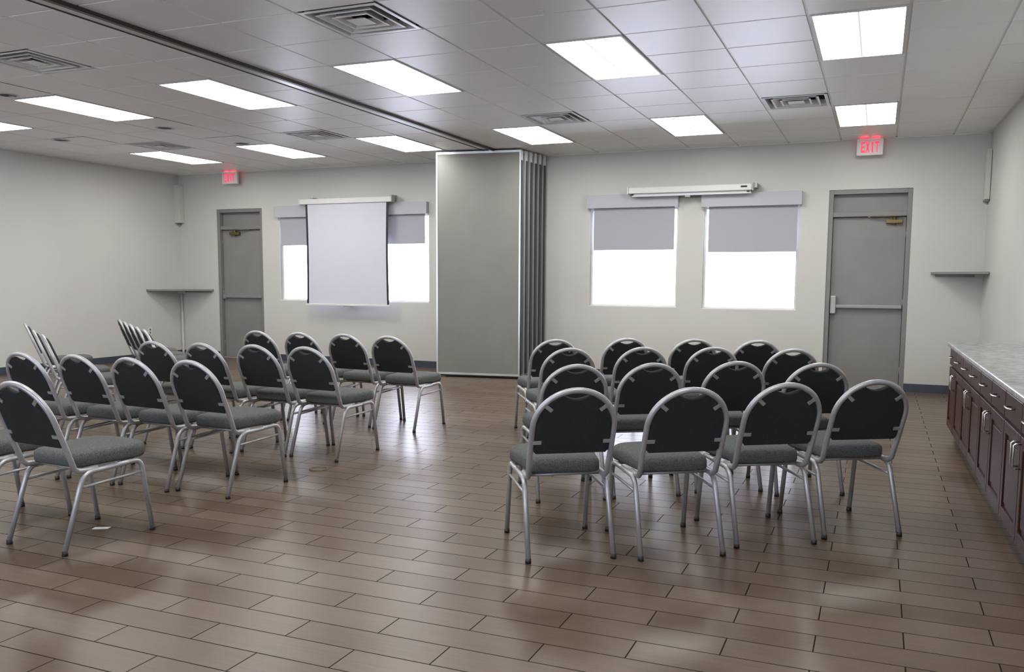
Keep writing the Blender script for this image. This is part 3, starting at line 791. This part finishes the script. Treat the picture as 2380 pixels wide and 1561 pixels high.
cab0 = make_cabinet(); first = True
cab_lab = ['dark mahogany base cabinet at the end of the run, by the corner shelf', 'dark mahogany base cabinet, second from the end by the corner shelf', 'dark mahogany base cabinet, third from the end by the corner shelf',
           'dark mahogany base cabinet, fourth from the end by the corner shelf', 'dark mahogany base cabinet beside the camera']
for k in range(4):
    y = 8.495 - CW * (k + 1)
    c = cab0 if first else copy_tree(cab0); first = False
    c.location = (*cab_pt(y), 0); c.rotation_euler.z = CA
    c['label'] = cab_lab[k]; c['group'] = 'dark base cabinets under the granite counter'
ct = MB(); y1 = 8.515; y0 = 8.495 - 4 * CW - 0.02
ct.prism([(cab_pt(y0)[0] - 0.025, y0), (xr(y0) - 0.002, y0), (xr(y1) - 0.002, y1), (cab_pt(y1)[0] - 0.025, y1)], CH, CH + 0.036)
tag(ct.build('countertop', 'granite', bevel=0.008), 'long speckled grey granite countertop on the dark cabinets', 'countertop')

# ------------------------------------------------------------------ stacking chairs
def make_chair():
    t = thing('stacking_chair', '', 'chair')
    # seat cushion
    def seat_outline(ins):
        hr, hf, y0, y1 = 0.182 - ins, 0.222 - ins, 0.112 + ins, 0.555 - ins
        cr, cf = 0.045, 0.115
        P = []
        def arc(cx, cy, r, a0, a1, n=7):
            for k in range(n + 1):
                a = a0 + (a1 - a0) * k / n; P.append((cx + r * math.cos(a), cy + r * math.sin(a)))
        r1 = max(0.01, cr - ins); r2 = max(0.02, cf - ins)
        arc(hr - r1, y0 + r1, r1, -PI / 2, 0); arc(hf - r2, y1 - r2, r2, 0, PI / 2)
        for k in range(1, 6): P.append(((hf - r2) * (1 - k / 3.0), y1 + 0.012 * math.sin(PI * k / 6)))
        arc(-hf + r2, y1 - r2, r2, PI / 2, PI); arc(-hr + r1, y0 + r1, r1, PI, 1.5 * PI)
        return P
    layers = [(0.412, 0.02), (0.416, 0.006), (0.428, 0.0), (0.462, 0.0), (0.477, 0.007), (0.486, 0.022), (0.491, 0.05), (0.494, 0.10)]
    m = MB(); vs = []; n = len(seat_outline(0))
    for z, ins in layers:
        for p in seat_outline(ins): vs.append((p[0], p[1], z + 0.012 * (p[1] - 0.33) ))
    fs = [(q * n + k, q * n + (k + 1) % n, (q + 1) * n + (k + 1) % n, (q + 1) * n + k) for q in range(len(layers) - 1) for k in range(n)]
    c = len(vs); vs.append((0, 0.33, 0.495)); base = (len(layers) - 1) * n
    fs += [(base + k, base + (k + 1) % n, c) for k in range(n)] + [tuple(reversed(range(n)))]
    m.add(vs, fs, True); m.build('seat', 'seat', t)
    # hoop plane: s runs up the back, n forward
    o = Vector((0, 0.075, 0.44)); top = Vector((0, -0.085, 0.8525)); sv = (top - o).normalized(); nv = Vector((0, sv.z, -sv.y)); S1 = (top - o).length
    R = 0.203; sc_ = S1 - R
    def hp(u, s, q=0.0): return o + Vector((u, 0, 0)) + sv * s + nv * q
    pts = []
    lead = [(0.195, Vector((0.195, 0.215, 0.402))), (0.195, Vector((0.196, 0.15, 0.398))), (0.196, Vector((0.198, 0.105, 0.402))), (0.2, Vector((0.200, 0.083, 0.417)))]
    pts += [v for _, v in lead] + [hp(0.2015, 0.035), hp(0.203, 0.09), hp(R, sc_ * 0.7)]
    for k in range(0, 25): a = PI * k / 24; pts.append(hp(R * math.cos(a), sc_ + R * math.sin(a)))
    pts += [hp(-R, sc_ * 0.7), hp(-0.203, 0.09), hp(-0.2015, 0.035)] + [Vector((-v.x, v.y, v.z)) for _, v in reversed(lead)]
    MB().tube(pts, 0.0145, 10).build('back_frame', 'chair_metal', t)
    # padded back panel with a hand-hold dip at the top
    def panel(ins):
        r = 0.187 - ins; P = []
        b0 = 0.098 + ins
        P.append((-r + 0.012, b0)); P.append((0.0, b0)); P.append((r - 0.012, b0)); P.append((r, b0 + 0.014)); P.append((r, (b0 + sc_) / 2))
        u1 = 0.066; a1 = math.acos(u1 / r)
        for k in range(0, 13): a = a1 * k / 12; P.append((r * math.cos(a), sc_ + r * math.sin(a)))
        zt = sc_ + r * math.sin(a1); dip = 0.021
        for k in range(1, 8):
            s = k / 8; P.append((u1 * (1 - 2 * s), zt - dip * math.sin(PI * s)))
        for k in range(0, 13): a = PI - a1 + a1 * k / 12; P.append((r * math.cos(a), sc_ + r * math.sin(a)))
        P.append((-r, (b0 + sc_) / 2)); P.append((-r, b0 + 0.014))
        return P
    lay = [(-0.009, 0.004), (-0.006, 0.0), (0.008, 0.0), (0.02, 0.004), (0.028, 0.016), (0.032, 0.04)]
    n = len(panel(0)); vs = []
    for q, ins in lay: vs += [hp(u, s, q) for u, s in panel(ins)]
    fs = [(q * n + k, q * n + (k + 1) % n, (q + 1) * n + (k + 1) % n, (q + 1) * n + k) for q in range(len(lay) - 1) for k in range(n)]
    c = len(vs); vs.append(hp(0, 0.24, 0.034)); vs.append(hp(0, 0.24, -0.0092)); base = (len(lay) - 1) * n
    fs += [(base + k, base + (k + 1) % n, c) for k in range(n)] + [((k + 1) % n, k, c + 1) for k in range(n)]
    m = MB(); m.add(vs, fs, False); bk = m.build('backrest', 'backfab', t)
    # four fixing tabs
    for sgn in (1, -1):
        for a, low in ((math.radians(40), False), (0.0, True)):
            m = MB()
            if low: c0 = (R - 0.006, 0.165); d = (-1.0, 0.0)
            else: c0 = ((R - 0.006) * math.cos(a), sc_ + (R - 0.006) * math.sin(a)); d = (-math.cos(a), -math.sin(a))
            e = (-d[1], d[0]); L_, w_ = 0.042, 0.0095
            vs = []
            for q in (-0.0135, -0.0085):
                for (l, w2) in ((0, -w_), (L_, -w_), (L_, w_), (0, w_)):
                    vs.append(hp(sgn * (c0[0] + d[0] * l + e[0] * w2), c0[1] + d[1] * l + e[1] * w2, q))
            m.add(vs, [(0, 1, 2, 3), (4, 5, 6, 7), (0, 1, 5, 4), (1, 2, 6, 5), (2, 3, 7, 6), (3, 0, 4, 7)])
            m.build('bracket', 'chair_metal', bk)
    # leg frames, one bent tube per leg (each runs half of the side rail)
    for sgn in (1, -1):
        x = lambda v: sgn * v
        def bend(p0, p1, p2, n=6, r=0.06):
            A, B, C_ = Vector(p0), Vector(p1), Vector(p2)
            u = (A - B).normalized(); v = (C_ - B).normalized()
            s0 = B + u * r; s1 = B + v * r
            return [((1 - q) ** 2) * s0 + 2 * q * (1 - q) * B + q * q * s1 for q in [k / n for k in range(n + 1)]]
        rt_, rk, rm = (x(0.216), 0.0, 0.018), (x(0.211), 0.125, 0.389), (x(0.213), 0.32, 0.3965)
        ft_, fk = (x(0.220), 0.525, 0.018), (x(0.215), 0.468, 0.402)
        rl = MB().tube([rt_] + bend(rt_, rk, rm) + [rm], 0.0132, 10).build('leg', 'chair_metal', t)
        MB().cyl((rt_[0], rt_[1]), 0.0155, 0.0, 0.024, 14, 0.014).build('foot_cap', 'rubber', rl, label='black rubber foot cap')
        flg = MB().tube([ft_] + bend(ft_, fk, rm, r=0.05) + [rm], 0.0132, 10).build('leg', 'chair_metal', t)
        MB().cyl((ft_[0], ft_[1]), 0.0155, 0.0, 0.024, 14, 0.014).build('foot_cap', 'rubber', flg, label='black rubber foot cap')
        def on(a, b, z):
            a, b = Vector(a), Vector(b); q = (z - a.z) / (b.z - a.z); return a + (b - a) * q
        MB().tube([on(rt_, rk, 0.320), on(ft_, fk, 0.335)], 0.0078, 8).build('stretcher', 'chair_metal', t)
    for yy in (0.17, 0.44):
        MB().tube([(-0.212, yy, 0.397), (0.212, yy, 0.397)], 0.0085, 8).build('cross_bar', 'chair_metal', t)
    return t

chair0 = make_chair(); used = [False]
def put_chair(x, y, deg, label, group):
    c = copy_tree(chair0) if used[0] else chair0
    used[0] = True
    c.location = (x, y, 0); c.rotation_euler.z = math.radians(deg)
    c['label'] = label; c['group'] = group
    return c
ROWN = {'last row': 'fourth row', 'third row': 'third row', 'second row': 'second row', 'front row': 'first row'}
seat_words = ['at the aisle end', 'second from the aisle', 'third from the aisle', 'at the cabinet end']
RIGHT = {'last row': [(-1.335, 3.948, 34), (-0.842, 4.203, 34), (-0.438, 4.600, 33), (-0.027, 4.945, 31)],
         'third row': [(-1.703, 5.036, 34), (-1.304, 5.323, 34), (-0.845, 5.676, 30), (-0.354, 5.792, 27)],
         'second row': [(-2.152, 6.209, 34), (-1.678, 6.544, 32), (-1.181, 6.798, 27), (-0.603, 6.907, 24)],
         'front row': [(-2.57, 7.05, 34), (-2.057, 7.493, 29), (-1.491, 7.665, 23), (-0.963, 7.759, 20)]}
for row, lst in RIGHT.items():
    for k, (x, y, d) in enumerate(lst):
        put_chair(x, y, d, 'grey stacking chair in the %s from the windows, cabinet-side block, %s' % (ROWN[row], seat_words[k]), 'chairs in the block beside the cabinets')
mid_words = ['fourth from the aisle', 'third from the aisle', 'second from the aisle', 'at the aisle end']
MIDDLE = {'last row': [None, None, (-4.50, 3.04, -4), (-3.862, 3.019, -4)],
          'third row': [(-5.31, 4.18, -4), (-4.84, 4.21, -4), (-4.37, 4.21, -4), (-3.90, 4.235, -4)],
          'second row': [(-5.32, 5.35, -3.5), (-4.85, 5.375, -3.5), (-4.38, 5.425, -3.5), (-3.91, 5.43, -3.5)],
          'front row': [(-5.50, 6.84, -3), (-4.99, 6.82, -3), (-4.50, 6.83, -3), (-4.000, 6.775, -2.5)]}
for row, lst in MIDDLE.items():
    for k, p in enumerate(lst):
        if p is None: continue
        put_chair(*p, 'grey stacking chair in the %s from the windows, middle block, %s' % (ROWN[row], mid_words[k]), 'chairs in the middle block')
for k, (x, y) in enumerate([(-6.70, 5.51), (-7.37, 5.95), (-8.50, 6.75)]):
    put_chair(x, y, -37, 'grey chair in the rear row by the plain wall, %s from the middle block' % ['first', 'second', 'third'][k], 'chairs in the outer block by the plain wall')
for k, (x, y) in enumerate([(-6.52, 6.48), (-6.97, 6.82), (-7.43, 7.175), (-7.90, 7.54), (-8.40, 7.93)]):
    put_chair(x, y, -37, 'grey chair in the forward row by the plain wall, %s from the middle block' % ['first', 'second', 'third', 'fourth', 'fifth'][k], 'chairs in the outer block by the plain wall')

# ------------------------------------------------------------------ small things on the floor
t = thing('floor_outlet', 'small round metal floor outlet cover in the aisle', 'floor outlet', (-3.673, 5.156, 0))
m = MB(); m.tube([(0.062 * math.cos(2 * PI * k / 28), 0.062 * math.sin(2 * PI * k / 28), 0.002) for k in range(28)], 0.005, 6, closed=True); m.build('rim', 'brass', t)
MB().cyl((0, 0), 0.058, 0.0, 0.002, 28).build('lid', simple('floor_lid', (0.12, 0.10, 0.08), 0.35, metal=0.3), t)
m = MB(); m.add([(-0.045, -0.012, 0.001), (0.04, -0.018, 0.002), (0.05, 0.01, 0.006), (-0.038, 0.016, 0.004), (-0.045, -0.012, 0.002), (0.04, -0.018, 0.003), (0.05, 0.01, 0.007), (-0.038, 0.016, 0.005)],
                [(0, 1, 2, 3), (4, 5, 6, 7), (0, 1, 5, 4), (1, 2, 6, 5), (2, 3, 7, 6), (3, 0, 4, 7)])
tag(m.build('paper_scrap', 'paper', None, (-3.871, 3.424, 0), 0.5), 'tiny scrap of white paper on the floor under a chair', 'paper')
